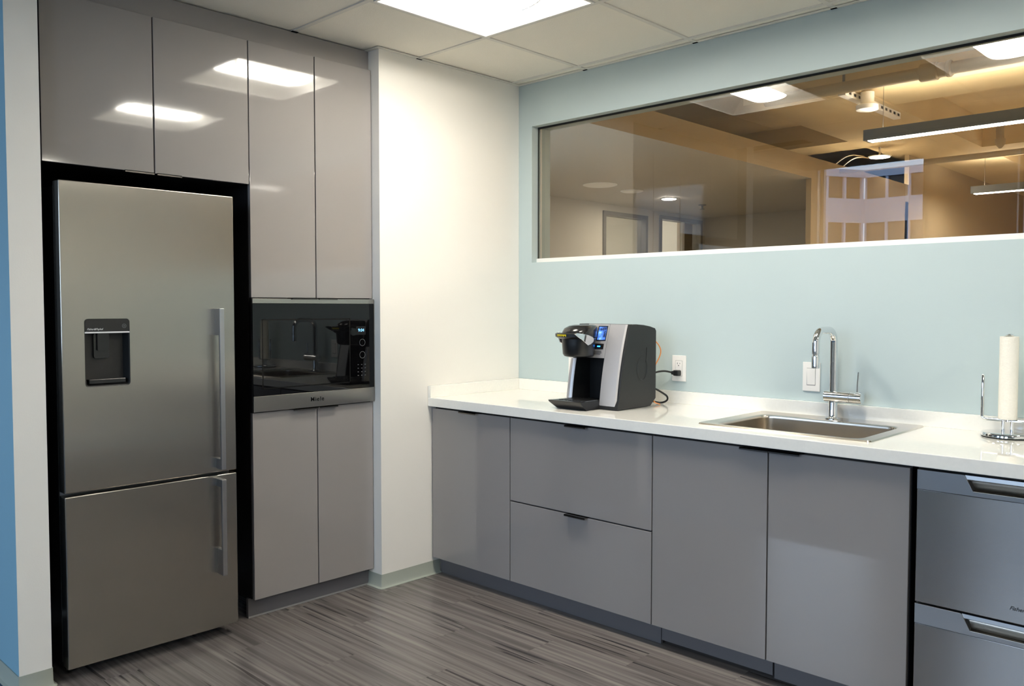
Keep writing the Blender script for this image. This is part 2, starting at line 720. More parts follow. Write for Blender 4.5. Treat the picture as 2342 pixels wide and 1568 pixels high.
    obj('grid_gap_shade', MB().box(.002, .010, TY - .016, TY + .016, H - .0055, H - .0041), M['black_gap'], ce)
    obj('grid_gap_shade', MB().box(-.074, -.060, TY - TS - .014, TY - TS + .014, H - .0055, H - .0035), M['black_gap'], ce)

    # cove base
    prof = [(.001, 0), (.016, 0), (.016, .002), (.008, .007), (.0045, .016), (.0035, .063), (.001, .063)]
    struct('baseboard_left', MB().sweep([(-.094, -.903), (-.004, -.903), (-.0012, -.9018), (0, -.899), (0, -.557)], prof), M['vinyl_base'], 'grey-green vinyl cove base under the white wall stub')
    struct('baseboard_partition', MB().sweep([(-4, -2.384), (-.004, -2.384), (-.0012, -2.3828), (0, -2.380), (0, -2.288), (-.0012, -2.2852), (-.004, -2.284), (-.05, -2.284)], prof), M['vinyl_base'], 'grey-green vinyl cove base around the partition end')

    struct('baseboard_back', MB().sweep([(2.862, 0), (5.399, 0)], prof), M['vinyl_base'], 'grey-green vinyl cove base past the end of the worktop')
    # the long internal window
    w = sgroup('window_1', 'long frameless internal window looking into the open office', (WX0, .05, WZ0))
    obj('pane', MB().box(WX0 + .001, WX1 - .001, .050, .058, WZ0 + .001, WZ1 - .001), M['clear_glass'], w)
    obj('glazing_bead', MB().box(WX0, WX1, .034, .049, WZ0, WZ0 + .022, .002), M['plate_white'], w)
    mb = MB().box(WX0, WX1, .044, .049, WZ1 - .009, WZ1).box(WX0, WX0 + .003, .045, .049, WZ0, WZ1)
    obj('gasket', mb, M['rubber'], w)
    obj('far_bead', MB().box(WX0, WX1, .059, .075, WZ0, WZ0 + .02).box(WX0, WX0 + .006, .059, .07, WZ0 + .02, WZ1), M['plate_white'], w)


room()


# ================================================================== CEILING LIGHTS
def troffer(i, j, label):
    x0, x1 = TX + i * TS, TX + (i + 1) * TS
    y1 = TY + TS - j * TS
    y0 = y1 - TS
    g = 'recessed square troffers in the kitchen ceiling'
    t = thing('troffer_light', label, 'ceiling light', ((x0 + x1) / 2, (y0 + y1) / 2, H), g)
    e = .012
    xa, xb, ya, yb = x0 + e, x1 - e, y0 + e, y1 - e
    mb = MB()
    for q in ((xa, xb, ya, ya + .010), (xa, xb, yb - .010, yb), (xa, xa + .010, ya + .010, yb - .010), (xb - .010, xb, ya + .010, yb - .010)):
        mb.box(*q, H - .006, H + .004)
    obj('trim_frame', mb, M['fixture_white'], t)
    # pan: curved long sides, sloping ends, open below
    xc, yc = (x0 + x1) / 2, (y0 + y1) / 2
    bm = bmesh.new()
    A = [(xa + .01, ya + .01), (xb - .01, ya + .01), (xb - .01, yb - .01), (xa + .01, yb - .01)]
    rings = []
    for s, z in ((0, .0), (.25, .045), (.55, .085), (1, .11)):
        hx = (xb - xa) / 2 - .01 - s * .15
        hy = (yb - ya) / 2 - .01 - s * .06
        rings.append([(xc - hx, yc - hy, H + z), (xc + hx, yc - hy, H + z), (xc + hx, yc + hy, H + z), (xc - hx, yc + hy, H + z)])
    mb = MB()
    mb.loft(rings, cap=False)
    R = [mb.bm.verts.new(p) for p in rings[-1]]
    mb.bm.faces.new(R)
    bmesh.ops.remove_doubles(mb.bm, verts=mb.bm.verts, dist=1e-5)
    obj('reflector_pan', mb, M['fixture_white'], t)
    # lens: half-round basket along y
    rings = []
    L0, L1 = ya + .045, yb - .045
    n = 14
    for q in range(17):
        u = -math.cos(math.pi * q / 16)              # rounded ends
        y = (L0 + L1) / 2 + (L1 - L0) / 2 * u
        w = max(.05, 1 - abs(u) ** 8) ** .5
        rings.append([(xc + .105 * w * math.cos(math.pi + math.pi * k / n), y, H + .034 - .020 * w * math.sin(math.pi * k / n)) for k in range(n + 1)])
    obj('lens', MB().loft(rings), M['troffer_lens'], t)
    for y in (L0 + .05, L1 - .05):                   # thin rib at each end of the basket
        ri = [[(xc + r * math.cos(math.pi + math.pi * k / n), yy, H + .0345 - r * .205 * math.sin(math.pi * k / n)) for k in range(n + 1)] for yy in (y - .004, y + .004) for r in (.106,)]
        obj('lens_rib', MB().loft(ri), M['fixture_white'], t)


troffer(0, 1, 'bright square troffer nearest the white wall stub')
troffer(2, 1, 'square troffer over the sink end, seen only as the right-hand reflection')
troffer(6, 1, 'added square troffer out of view to the right, nearest the window wall, brightening the room')  # added fixture, unseen, for more light on room and ceiling
troffer(6, 4, 'added square troffer behind the viewer, farthest to the right, brightening the room')  # unseen extra fixture, added to brighten the room


# ================================================================== FRIDGE-WALL CABINETS
def pull_x(parent, y0, y1, z, up, xf=XA):
    """edge pull on a door facing +x; thin plate with a small lip"""
    mb = MB().box(xf - .018, xf + .020, y0, y1, z - .0012, z + .0012)
    mb.box(xf + .018, xf + .020, y0, y1, z - .0012 if up else z - .006, z + .006 if up else z + .0012)
    obj('handle', mb, M['black_nickel'], parent)


def wall_cabinet():
    t = thing('wall_cabinet', 'grey gloss two-door wall cabinet above the refrigerator', 'cabinet', (-.39, -1.884, 1.764))
    obj('body', MB().box(-.745, XA - .021, -2.262, -1.507, 1.766, 2.331), M['dark_melamine_and_shade'], t)
    for y0, y1, h in ((-2.263, -1.8864, (-1.997, -1.893)), (-1.8816, -1.5072, (-1.882, -1.790))):
        d = obj('door', MB().box(XA - .019, XA, y0, y1, 1.764, 2.331, .0015), M['grey_gloss'], t)
        pull_x(d, h[0], h[1], 1.7622, False)
    obj('end_filler', MB().box(-.6, XA - .03, -2.2835, -2.2635, 1.764, 2.331), M['dark_melamine_and_shade'], t)


wall_cabinet()
tag(obj('filler_panel', MB().box(-.093, -.0755, -2.2835, -.9035, 2.332, H - .003, .001), M['grey_gloss']),
    'grey filler strip between the tall cabinet doors and the ceiling', 'filler panel')


def tall_cabinet():
    t = thing('tall_cabinet', 'tall grey gloss cabinet with four doors housing the microwave', 'cabinet', (-.39, -1.205, 0))
    mb = MB().box(-.745, XA - .021, -1.487, -.923, 1.318, 2.331).box(-.745, XA - .021, -1.487, -.923, .084, .845)
    mb.box(-.745, XA - .021, -1.505, -1.4872, .083, 2.331).box(-.745, XA - .021, -.9228, -.9045, .083, 2.331).box(-.745, -.72, -1.487, -.923, .845, 1.318)
    obj('body', mb, M['dark_melamine_and_shade'], t)
    for y0, y1, z0, z1, h, up in ((-1.5030, -1.2016, 1.3135, 2.331, (-1.328, -1.206), False), (-1.1968, -.9065, 1.3135, 2.331, (-1.196, -1.104), False),
                                  (-1.5030, -1.2016, .082, .847, (-1.326, -1.206), True), (-1.1968, -.9065, .082, .847, (-1.198, -1.106), True)):
        d = obj('door', MB().box(XA - .019, XA, y0, y1, z0, z1, .0015), M['grey_gloss'], t)
        pull_x(d, h[0], h[1], z1 + .0015 if up else z0 - .0015, False)
    k = obj('toe_kick', MB().box(-.11, -.094, -1.512, -.9045, .004, .081), M['grey_kick'], t)
    obj('bottom_edge', MB().box(-.0938, -.092, -1.512, -.9045, 0, .007), M['gasket'], k)


tall_cabinet()


def microwave():
    t = thing('microwave', 'built-in black glass microwave with steel strips and blue clock', 'microwave', (-.35, -1.208, .851))
    x = -.040
    y0, y1 = -1.506, -.9075
    obj('housing', MB().box(-.60, x - .018, -1.484, -.926, .866, 1.300), M['black_plastic'], t)
    obj('front_frame', MB().box(x - .018, x - .006, y0 - .002, y1, .8505, 1.3105), M['black_plastic'], t)
    obj('top_strip', MB().box(x - .006, x, y0, y1, 1.290, 1.310, .001), M['steel_fridge'], t)
    b = obj('bottom_strip', MB().box(x - .006, x, y0, y1, .851, .915, .001), M['steel_fridge'], t)
    text('Miele', .025, (x + .0002, -1.208, .876), (0, 1, 0), (0, 0, 1), M['black_line'], b, align='CENTER', space=1.25, bold=.0003)
    g = obj('glass_front', MB().box(x - .006, x - .001, y0, y1, .9155, 1.2895), M['black_glass'], t)
    mb = MB()
    xa = x - .0008
    a, b2, c, d, w = -1.466, -1.036, .942, 1.226, .005
    for q in ((a, b2, c, c + w), (a, b2, d - w, d), (a, a + w, c, d), (b2 - w, b2, c, d)):
        mb.box(xa - .001, xa, *q)
    obj('door_outline', mb, M['black_line'], g)
    obj('display_window', MB().box(xa - .001, xa, -1.004, -.953, 1.152, 1.190), M['dark_plastic'], g)
    text('9:04', .019, (xa + .0002, -.978, 1.1665), (0, 1, 0), (0, 0, 1), M['clock_digits'], t, name='clock_digits', align='CENTER')
    for zz in (1.118, 1.063):
        mb = MB()
        ring = lambda r, xx: [(xx, -.972 + r * math.cos(2 * math.pi * i / 24), zz + r * math.sin(2 * math.pi * i / 24)) for i in range(24)]
        mb.loft([ring(.0155, xa - .0004), ring(.0155, xa + .0008), ring(.0140, xa + .0008), ring(.0140, xa - .0004)], cap=False)
        obj('dial_ring', mb, M['grey_print'], g)
    for r in range(4):
        mb = MB()
        for cc in range(3):
            yy = -.995 + cc * .019
            zz = 1.020 - r * .016
            mb.box(xa - .0005, xa + .0003, yy - .003, yy + .003, zz - .0014, zz + .0014)
        obj('button_marks', mb, M['grey_print'], g)


microwave()


# ================================================================== REFRIGERATOR
def fridge():
    t = thing('refrigerator', 'tall brushed steel bottom-freezer refrigerator with water dispenser', 'refrigerator', (-.32, -1.928, 0))
    xf = .020
    y0, y1 = -2.239, -1.616
    obj('cabinet', MB().box(-.66, -.046, y0 + .004, y1 - .004, .05, 1.684, .004), M['fridge_side'], t)
    obj('gasket', MB().box(-.046, -.036, y0 + .003, y1 - .003, .055, 1.684), M['gasket'], t)
    for yy in (y0 + .05, y1 - .05):
        obj('foot', MB().lathe((-.10, yy, 0), [(.02, 0), (.02, .012), (.010, .014), (.010, .052)], 16), M['black_plastic'], t)
        obj('foot', MB().lathe((-.60, yy, 0), [(.02, 0), (.02, .012), (.010, .014), (.010, .052)], 16), M['black_plastic'], t)
    obj('base_grille', MB().box(-.10, -.06, y0 + .02, y1 - .02, .015, .055), M['black_plastic'], t)

    d = obj('upper_door', MB().box(-.035, xf, y0, y1, .646, 1.698, .0035, 3), [M['steel_fridge'], M['black_plastic']], t)
    a0, a1, c0, c1 = -2.166, -2.015, 1.001, 1.235
    cut(d, MB().prism(rrect(a0, a1, c0, c1, .012), 'x', -.018, .05))
    for m_ in (M['steel_fridge'],):
        d.data.materials.clear()
        d.data.materials.append(m_)
    # dispenser
    mb = MB()
    P0 = rrect(a0, a1, c0, c1, .012)
    P1 = rrect(a0 + .0035, a1 - .0035, c0 + .0035, c1 - .0035, .009)
    P2 = rrect(a0 + .012, a1 - .012, c0 + .022, c1 - .012, .006)
    mb.loft([[(-.0178, p[0], p[1]) for p in P2], [(-.014, p[0], p[1]) for p in P2], [(xf - .001, p[0], p[1]) for p in P1], [(xf + .0006, p[0], p[1]) for p in P0], [(-.0178, p[0], p[1]) for p in P0]], cap=False)
    bm = mb.bm
    mb.prism(P2, 'x', -.0178, -.014)
    dp = obj('dispenser_recess', mb, M['black_satin'], d, 'black plastic water dispenser recess')
    mb = MB().prism([p for p in rrect(a0 + .001, a1 - .001, 1.1905, c1 - .001, .011)], 'x', .010, xf + .0015)
    obj('dispenser_panel', mb, M['black_plastic'], d)
    obj('dispenser_trim', MB().box(.012, xf + .0018, a0 + .001, a1 - .001, 1.1855, 1.1905), M['white_print'], d, 'thin white line under the dispenser panel')
    mb = MB().prism(rrect(-2.128, -2.076, 1.098, 1.1855, .008), 'x', -.012, -.004)
    mb.prism(rrect(-2.118, -2.080, 1.125, 1.1855, .004), 'x', -.004, .004)
    obj('dispenser_paddle', mb, M['dark_plastic'], d)
    obj('drip_ledge', MB().box(-.012, .016, a0 + .014, a1 - .014, c0 + .010, c0 + .026, .002), M['dark_plastic'], d)
    text('Fisher&Paykel', .0092, (xf + .0017, a0 + .008, 1.1965), (0, 1, 0), (0, 0, 1), M['white_print'], d, shear=.35)
    mb = MB()
    ring = lambda r, xx: [(xx, -2.034 + r * math.cos(2 * math.pi * i / 24), 1.2095 + r * math.sin(2 * math.pi * i / 24)) for i in range(24)]
    mb.loft([ring(.0075, xf + .0012), ring(.0075, xf + .0022), ring(.0055, xf + .0022), ring(.0055, xf + .0012)], cap=False)
    mb.loft([ring(.0026, xf + .0012), ring(.0026, xf + .002)])
    obj('dispenser_button', mb, M['grey_print'], d)

    f = obj('freezer_drawer_door', MB().box(-.035, xf, y0, y1, .044, .634, .0035, 3), M['steel_fridge'], t)
    # flat bar handles on end posts
    yh0, yh1 = -1.699, -1.681

    def bar(parent, z0, z1, top, bot):
        h = obj('handle', MB().box(.052, .064, yh0, yh1, z0, z1, .0012), M['steel_handle'], parent)
        obj('handle_post', MB().box(xf - .0015, .0525, yh0 + .001, yh1 - .001, z1 - top, z1 - .0005, .001), M['steel_handle'], h)
        obj('handle_post', MB().box(xf - .0015, .0525, yh0 + .001, yh1 - .001, z0 + .0005, z0 + bot, .001), M['steel_handle'], h)
    bar(d, .660, 1.270, .101, .040)
    bar(f, .254, .622, .030, .098)


fridge()


# ================================================================== BASE CABINETS, WORKTOP
def pull_y(parent, x0, x1, z):
    mb = MB().box(x0, x1, YC - .022, YC + .018, z - .0012, z + .0012)
    mb.box(x0, x1, YC - .022, YC - .020, z - .006, z + .0012)
    obj('handle', mb, M['black_nickel'], parent)


ZK, ZT = .084, .7975


def base_cabinets():
    t = thing('base_cabinet', 'grey gloss single-door base cabinet in the corner by the white wall', 'cabinet', (.26, -.3, ZK))
    obj('body', MB().box(.012, .520, -.586, -.004, ZK, .806), M['dark_melamine_and_shade'], t)
    d = obj('door', MB().box(.010, .5196, YC, YC + .019, ZK, ZT, .0015), M['grey_gloss'], t)
    pull_y(d, .215, .325, ZT + .0016)
    t = thing('base_cabinet', 'grey gloss base cabinet with two deep drawers below the coffee maker', 'cabinet', (.89, -.3, ZK))
    obj('body', MB().box(.524, 1.258, -.586, -.004, ZK, .806), M['dark_melamine_and_shade'], t)
    for z0, z1 in ((ZK, .4340), (.4392, ZT)):
        d = obj('drawer', MB().box(.5244, 1.2576, YC, YC + .019, z0, z1, .0015), M['grey_gloss'], t)
        pull_y(d, .847, .954, z1 + .0016)
    t = thing('base_cabinet', 'grey gloss two-door sink base cabinet beside the dishwasher', 'cabinet', (1.72, -.3, ZK))
    mb = MB().box(1.262, 1.280, -.586, -.004, ZK, .806).box(2.160, 2.179, -.586, -.004, ZK, .806).box(1.28, 2.16, -.586, -.004, ZK, .10)
    mb.box(1.28, 2.16, -.022, -.004, .10, .806).box(1.28, 2.16, -.586, -.57, .76, .806).box(1.714, 1.734, -.586, -.57, .10, .76)
    obj('body', mb, M['dark_melamine_and_shade'], t)
    for x0, x1, h in ((1.2624, 1.7216, (1.628, 1.732)), (1.7264, 2.1780, (1.735, 1.842))):
        d = obj('door', MB().box(x0, x1, YC, YC + .019, ZK, ZT, .0015), M['grey_gloss'], t)
        pull_y(d, h[0], h[1], ZT + .0016)
    g = 'grey toe kick boards under the base cabinets'
    for x0, x1, z0, lab in ((.014, 1.2715, .0, 'long grey toe kick board under the corner and drawer cabinets'),
                            (1.2745, 1.7255, .016, 'short grey toe kick board under the sink cabinet, lifted off the floor'),
                            (1.7315, 2.190, .008, 'grey toe kick board nearest the dishwasher')):
        tag(obj('toe_kick', MB().box(x0, x1, -.557, -.541, z0, .0825, .001), M['grey_kick']), lab, 'toe kick', g)
    # worktop
    t = thing('worktop', 'long white quartz worktop with a low upstand along both walls', 'worktop', (1.4, -.31, .808))
    s = obj('slab', MB().box(.0015, 2.86, -.627, -.0015, .808, ZC, .0018), M['quartz'], t)
    cut(s, MB().box(1.435, 2.003, -.508, -.090, .75, .95))
    obj('upstand', MB().box(.0215, 2.86, -.0215, -.0015, ZC, .904, .001), M['quartz'], t)
    obj('upstand', MB().box(.0015, .0205, -.627, -.0015, ZC, .904, .001), M['quartz'], t)
    tag(obj('end_panel', MB().box(2.822, 2.842, -.607, -.004, 0, .8075, .001), M['grey_gloss']), 'grey gloss panel closing the worktop run past the dishwasher', 'panel')


base_cabinets()


def dishwasher():
    t = thing('dishwasher', 'stainless double-drawer dishwasher with two recessed trapezoid handles', 'dishwasher', (2.505, -.3, 0))
    x0, x1 = 2.204, 2.804
    yf = -.622
    obj('tub_body', MB().box(x0 - .008, x1 + .008, -.585, -.02, .05, .803), M['black_plastic'], t)
    obj('plinth', MB().box(x0, x1, -.557, -.545, .0, .082), M['black_plastic'], t)
    for z0, z1, n in ((.408, .8005, 0), (.088, .402, 1)):
        zb = z1 - .058
        d = obj('drawer', MB().box(x0, x1, yf, yf + .034, z0, zb - .0006, .0015), M['steel_washer'], t)
        pts = [(x0, zb), (x1, zb), (x1, z1), (x1 - .127, z1), (x1 - .151, zb + .013), (x0 + .151, zb + .013), (x0 + .127, z1), (x0, z1)]
        b = obj('top_band', MB().prism(pts, 'y', yf - .001, yf + .034, .0008), M['steel_band'], d)
        xa, xb = x0 + .127, x1 - .127
        # scoop behind the notch and the grip lip across its top
        prof = [(yf + .004, z1 - .001), (yf + .002, z1 - .012), (yf + .009, z1 - .016), (yf + .016, z1 - .012), (yf + .02, z1 - .001)]
        obj('grip_lip', MB().prism(prof, 'x', xa - .003, xb + .003), M['steel_band'], d)
        ring = []
        for k in range(9):
            a = math.pi / 2 * k / 8
            ring.append((yf + .032 - .030 * (1 - math.sin(a)) if False else yf + .002 + .030 * math.sin(a), zb + .0135 + .034 * (1 - math.cos(a))))
        ring += [(yf + .036, zb + .05), (yf + .036, zb + .008), (yf + .002, zb + .008)]
        obj('handle_scoop', MB().prism(ring, 'x', xa, xb), M['steel_sink'], d)
        text('Fisher&Paykel', .015, (2.452, yf - .0003, z0 + .036), (1, 0, 0), (0, 0, 1), M['dark_print'], d, shear=.35, bold=.0002)


dishwasher()


# ================================================================== SINK AND FAUCET
def sink():
    t = thing('sink', 'square-cornered stainless drop-in sink set in the white worktop', 'sink', (1.718, -.29, ZC - .18))
    X0, X1, Y0, Y1 = 1.405, 2.033, -.532, -.036
    a0, a1, b0, b1 = 1.462, 1.978, -.497, -.128

    def rr(x0, x1, y0, y1, r, z, n=5):
        return [(p[0], p[1], z) for p in rrect(x0, x1, y0, y1, r, n)]
    mb = MB()
    z = ZC
    mb.loft([rr(X0, X1, Y0, Y1, .012, z + .0003), rr(X0 + .003, X1 - .003, Y0 + .003, Y1 - .003, .011, z + .005), rr(X0 + .012, X1 - .012, Y0 + .012, Y1 - .012, .010, z + .0045),
             rr(a0 - .008, a1 + .008, b0 - .008, b1 + .008, .045, z + .003)], cap=False)
    obj('rim', mb, M['steel_sink'], t)
    mb = MB()
    mb.loft([rr(a0 - .008, a1 + .008, b0 - .008, b1 + .008, .045, z + .003), rr(a0 - .002, a1 + .002, b0 - .002, b1 + .002, .041, z + .0005), rr(a0, a1, b0, b1, .040, z - .006), rr(a0, a1, b0, b1, .040, z - .010), rr(a0 + .001, a1 - .001, b0 + .001, b1 - .001, .04, z - .134),
             rr(a0 + .001, a1 - .001, b0 + .001, b1 - .001, .04, z - .14), rr(a0 + .010, a1 - .010, b0 + .010, b1 - .010, .04, z - .163), rr(a0 + .035, a1 - .035, b0 + .035, b1 - .035, .03, z - .172)], cap=False)
    f = [mb.bm.verts.new(p) for p in rr(a0 + .035, a1 - .035, b0 + .035, b1 - .035, .03, z - .172)]
    mb.bm.faces.new(f)
    bmesh.ops.remove_doubles(mb.bm, verts=mb.bm.verts, dist=1e-5)
    bmesh.ops.recalc_face_normals(mb.bm, faces=mb.bm.faces)
    obj('bowl', mb, M['steel_sink'], t)
    obj('drain', MB().lathe((1.72, -.31, z - .1722), [(.045, .0), (.043, .003), (.034, .003), (.030, .001), (.012, .001), (.010, .004)], 28), M['steel_drain'], t)


sink()


def faucet():
    fx, fy = 1.714, -.075
    z = ZC + .004
    t = thing('faucet', 'chrome single-lever kitchen faucet with a square-bent pull-down spout', 'faucet', (fx, fy, z))
    obj('base', MB().lathe((fx, fy, z), [(.028, 0), (.028, .003), (.026, .0055), (.018, .007), (.0165, .010), (.0165, .075)], 36), M['chrome'], t)
    zb = .938
    b = obj('mixer_body', MB().lathe((0, fy, zb), [(.020, 1.683), (.0225, 1.6845), (.0225, 1.7785), (.0215, 1.7795)], 36, 'x'), M['chrome'], t)
    k = obj('lever_hub', MB().lathe((0, fy, zb), [(.0205, 1.780), (.0225, 1.781), (.0225, 1.822), (.0205, 1.8245)], 36, 'x'), M['chrome'], t)
    obj('lever', MB().tube([(1.806, fy, zb + .015), (1.806, fy, zb + .05), (1.809, fy, zb + .096)], [.0034, .0032, .0030], 12), M['chrome'], k)
    R = .048
    zt = 1.190
    ys = -.232
    pts = [(fx, fy, zb + .012), (fx, fy, zb + .05), (fx, fy, zt - R)]
    for q in range(1, 11):
        a = math.pi / 2 * q / 10
        pts.append((fx, fy - R + R * math.cos(a), zt - R + R * math.sin(a)))
    for q in range(0, 11):
        a = math.pi / 2 * q / 10
        pts.append((fx, ys + R - R * math.sin(a), zt - R + R * math.cos(a)))
    pts.append((fx, ys, 1.112))
    obj('spout', MB().tube(pts, .0138, 24), M['chrome'], t)
    obj('spray_head', MB().lathe((fx, ys, 1.052), [(.0115, 0), (.0142, .001), (.0145, .044), (.0135, .047), (.0118, .048), (.0118, .052), (.0138, .053), (.0138, .062)], 28), M['chrome'], t)


faucet()


# ================================================================== COFFEE MAKER
def coffee():
    t = thing('coffee_maker', 'black and silver single-cup coffee maker with a blue touch screen', 'coffee maker', (.82, -.33, ZC))
    z = ZC
    xl, xr = .690, .968

    def yfr(zz):                      # raked front line of the body
        u = (zz - z) / .356
        return -.432 + .078 * u - .018 * math.sin(math.pi * u) * 0.6
    # body shell: side profile with raked front and curved top, bay cut out
    prof = [(-.437, z + .002), (-.432, z + .014)]
    for k in range(1, 12):
        zz = z + .014 + (.340) * k / 12
        prof.append((yfr(zz) + .004, zz))
    prof += [(-.350, z + .354), (-.300, z + .3545), (-.250, z + .351), (-.205, z + .345), (-.166, z + .336), (-.158, z + .325), (-.158, z + .034), (-.198, z + .002)]
    b = obj('body', MB().prism(prof, 'x', xl + .006, xr, .003), M['black_satin'], t)
    cut(b, MB().box(.718, .870, -.50, -.300, z + .028, z + .212))
    # silver side pillars
    for x0, x1, nm in ((.871, .9565, 'side_panel'), (.6905, .7175, 'side_panel')):
        rings = []
        for k in range(13):
            zz = z + .016 + (.338 if x0 > .8 else .19) * k / 12
            y = yfr(zz)
            rings.append([(x0, y + .055 if x0 < .8 else y + .012, zz), (x0, y - .001, zz), ((x0 + x1) / 2, y - .004, zz), (x1 - .006, y - .002, zz), (x1, y + .003, zz), (x1 + (.011 if x0 > .8 else 0), y + (.026 if x0 > .8 else .05), zz)])
        obj(nm, MB().loft(rings), M['silver_plastic'], t)
    # control panel between head and right pillar
    rings = []
    for k in range(7):
        zz = z + .212 + .142 * k / 6
        y = yfr(zz)
        rings.append([(.755, y + .02, zz), (.755, y - .001, zz), (.870, y - .002, zz), (.870, y + .02, zz)])
    cp = obj('control_panel', MB().loft(rings), M['silver_plastic'], t)

    def quad(x0, x1, z0, z1, lift, th):
        r = []
        for zz in (z0, z1):
            y = yfr(zz)
            r.append([(x0, y - lift + th, zz), (x0, y - lift, zz), (x1, y - lift, zz), (x1, y - lift + th, zz)])
        return MB().loft(r)
    obj('screen_bezel', quad(.812, .862, 1.133, 1.196, .0028, .002), M['dark_plastic'], cp)
    obj('touch_screen', quad(.8165, .8585, 1.137, 1.192, .0034, .001), M['touch_screen'], cp, 'blue glowing touch screen')
    bt = obj('brew_button', quad(.809, .857, 1.098, 1.121, .0032, .002), M['dark_plastic'], cp)
    obj('button_light', quad(.825, .840, 1.107, 1.112, .0040, .001), M['blue_led'], bt)
    mb = None
    for q, (xa, xb, zz) in enumerate(((.812, .850, 1.088), (.808, .852, 1.0825), (.814, .846, 1.077))):
        obj('panel_print', quad(xa, xb, zz - .0011, zz + .0011, .0024, .0006), M['dark_print'], cp)
    # brew head: rounded drum leaning out of the panel
    cx, cyy = .782, -.470
    rings = []
    for zz, rx, ry, dy in ((1.066, .046, .046, .008), (1.070, .056, .056, .004), (1.080, .060, .060, .0), (1.12, .063, .063, 0), (1.146, .065, .065, 0)):
        ring = []
        for i in range(32):
            a = 2 * math.pi * i / 32
            y = cyy + dy + ry * math.sin(a)
            if math.sin(a) > 0:
                y = cyy + dy + (1.5 * math.sin(a)) * ry
            ring.append((cx + rx * math.cos(a), y, zz))
        rings.append(ring)
    h = obj('brew_head', MB().loft(rings), M['black_plastic'], t)
    rings = []
    for zz, s, dy in ((1.150, 1.0, 0), (1.170, 1.0, .002), (1.186, .94, .010), (1.197, .78, .026), (1.201, .55, .040)):
        ring = []
        for i in range(32):
            a = 2 * math.pi * i / 32
            k = 1.7 if math.sin(a) > 0 else 1.0
            ring.append((cx + .064 * s * math.cos(a), cyy + dy + .064 * s * k * math.sin(a), zz))
        rings.append(ring)
    obj('brew_lid', MB().loft(rings), M['dark_plastic'], t)
    # lift handle: black front bar with chrome side arms
    rings = []
    for k in range(15):
        a = math.radians(203 + 112 * k / 14)
        c, s_ = math.cos(a), math.sin(a)
        ring = []
        for dr, dz in ((.000, -.004), (.000, .018), (.018, .022), (.028, .017), (.027, .005), (.012, -.004)):
            ring.append((cx + (.064 + dr) * c, cyy + (.064 + dr) * s_, 1.147 + dz))
        rings.append(ring)
    hd = obj('lift_handle', MB().loft(rings), M['black_plastic'], t)
    rings = []
    for k in range(5):
        a = math.radians(246 + 34 * k / 4)
        c, s_ = math.cos(a), math.sin(a)
        rings.append([(cx + r * c, cyy + r * s_, 1.147 + dz) for r, dz in ((.0925, .0155), (.0910, .0065), (.0904, .0065), (.0918, .0155))])
    obj('yellow_sticker', MB().loft(rings), M['yellow_label'], hd, 'yellow sticker on the lift handle')
    for sgn in (1, -1):
        xs_ = cx + sgn * .0665
        # curved chrome arm, wide near the pivot and pointed towards the front bar
        outl = [(yy - .052, zz) for yy, zz in [(-.520, 1.166), (-.505, 1.170), (-.470, 1.166), (-.430, 1.160), (-.402, 1.151), (-.392, 1.143), (-.396, 1.131), (-.415, 1.121), (-.432, 1.117), (-.446, 1.126), (-.470, 1.140), (-.500, 1.154)]]
        if sgn < 0:
            outl = [(-.500 + (yy + .500) * (.25 if yy < -.5 else 1), zz) for yy, zz in outl]
        arm = obj('chrome_arm', MB().prism(outl, 'x', xs_ - .003 if sgn > 0 else xs_ - .005, xs_ + .005 if sgn > 0 else xs_ + .003, .0012), M['chrome'], hd)
    # cup bay and drip tray
    obj('bay_lining', MB().box(.7185, .8695, -.302, -.3005, z + .03, z + .21), M['black_plastic'], t)
    tr = MB()
    tr.loft([[(.716, -.520, z + .001), (.876, -.520, z + .001), (.876, -.40, z + .001), (.716, -.40, z + .001)],
             [(.694, -.548, z + .029), (.869, -.548, z + .029), (.869, -.40, z + .029), (.714, -.40, z + .029)],
             [(.692, -.550, z + .036), (.868, -.550, z + .036), (.868, -.40, z + .036), (.714, -.40, z + .036)]])
    dt = obj('drip_tray', tr, M['black_plastic'], t)
    mb = MB()
    for k in range(9):
        mb.box(.722 + k * .0168, .729 + k * .0168, -.515, -.415, z + .036, z + .0385)
    obj('tray_grille', mb, M['steel_drain'], dt)
    # embossed round mark on the right side
    mb = MB()
    pts = [(xr + .0005, -.262 + .036 * math.cos(a), z + .168 + .050 * math.sin(a)) for a in [math.radians(100 + 300 * k / 24) for k in range(25)]]
    mb.tube(pts, .0016, 6)
    mb.tube([(xr + .0005, -.236, z + .19), (xr + .0005, -.230, z + .225), (xr + .0005, -.228, z + .255)], .0016, 6)
    obj('embossed_mark', mb, M['black_plastic'], b)


coffee()


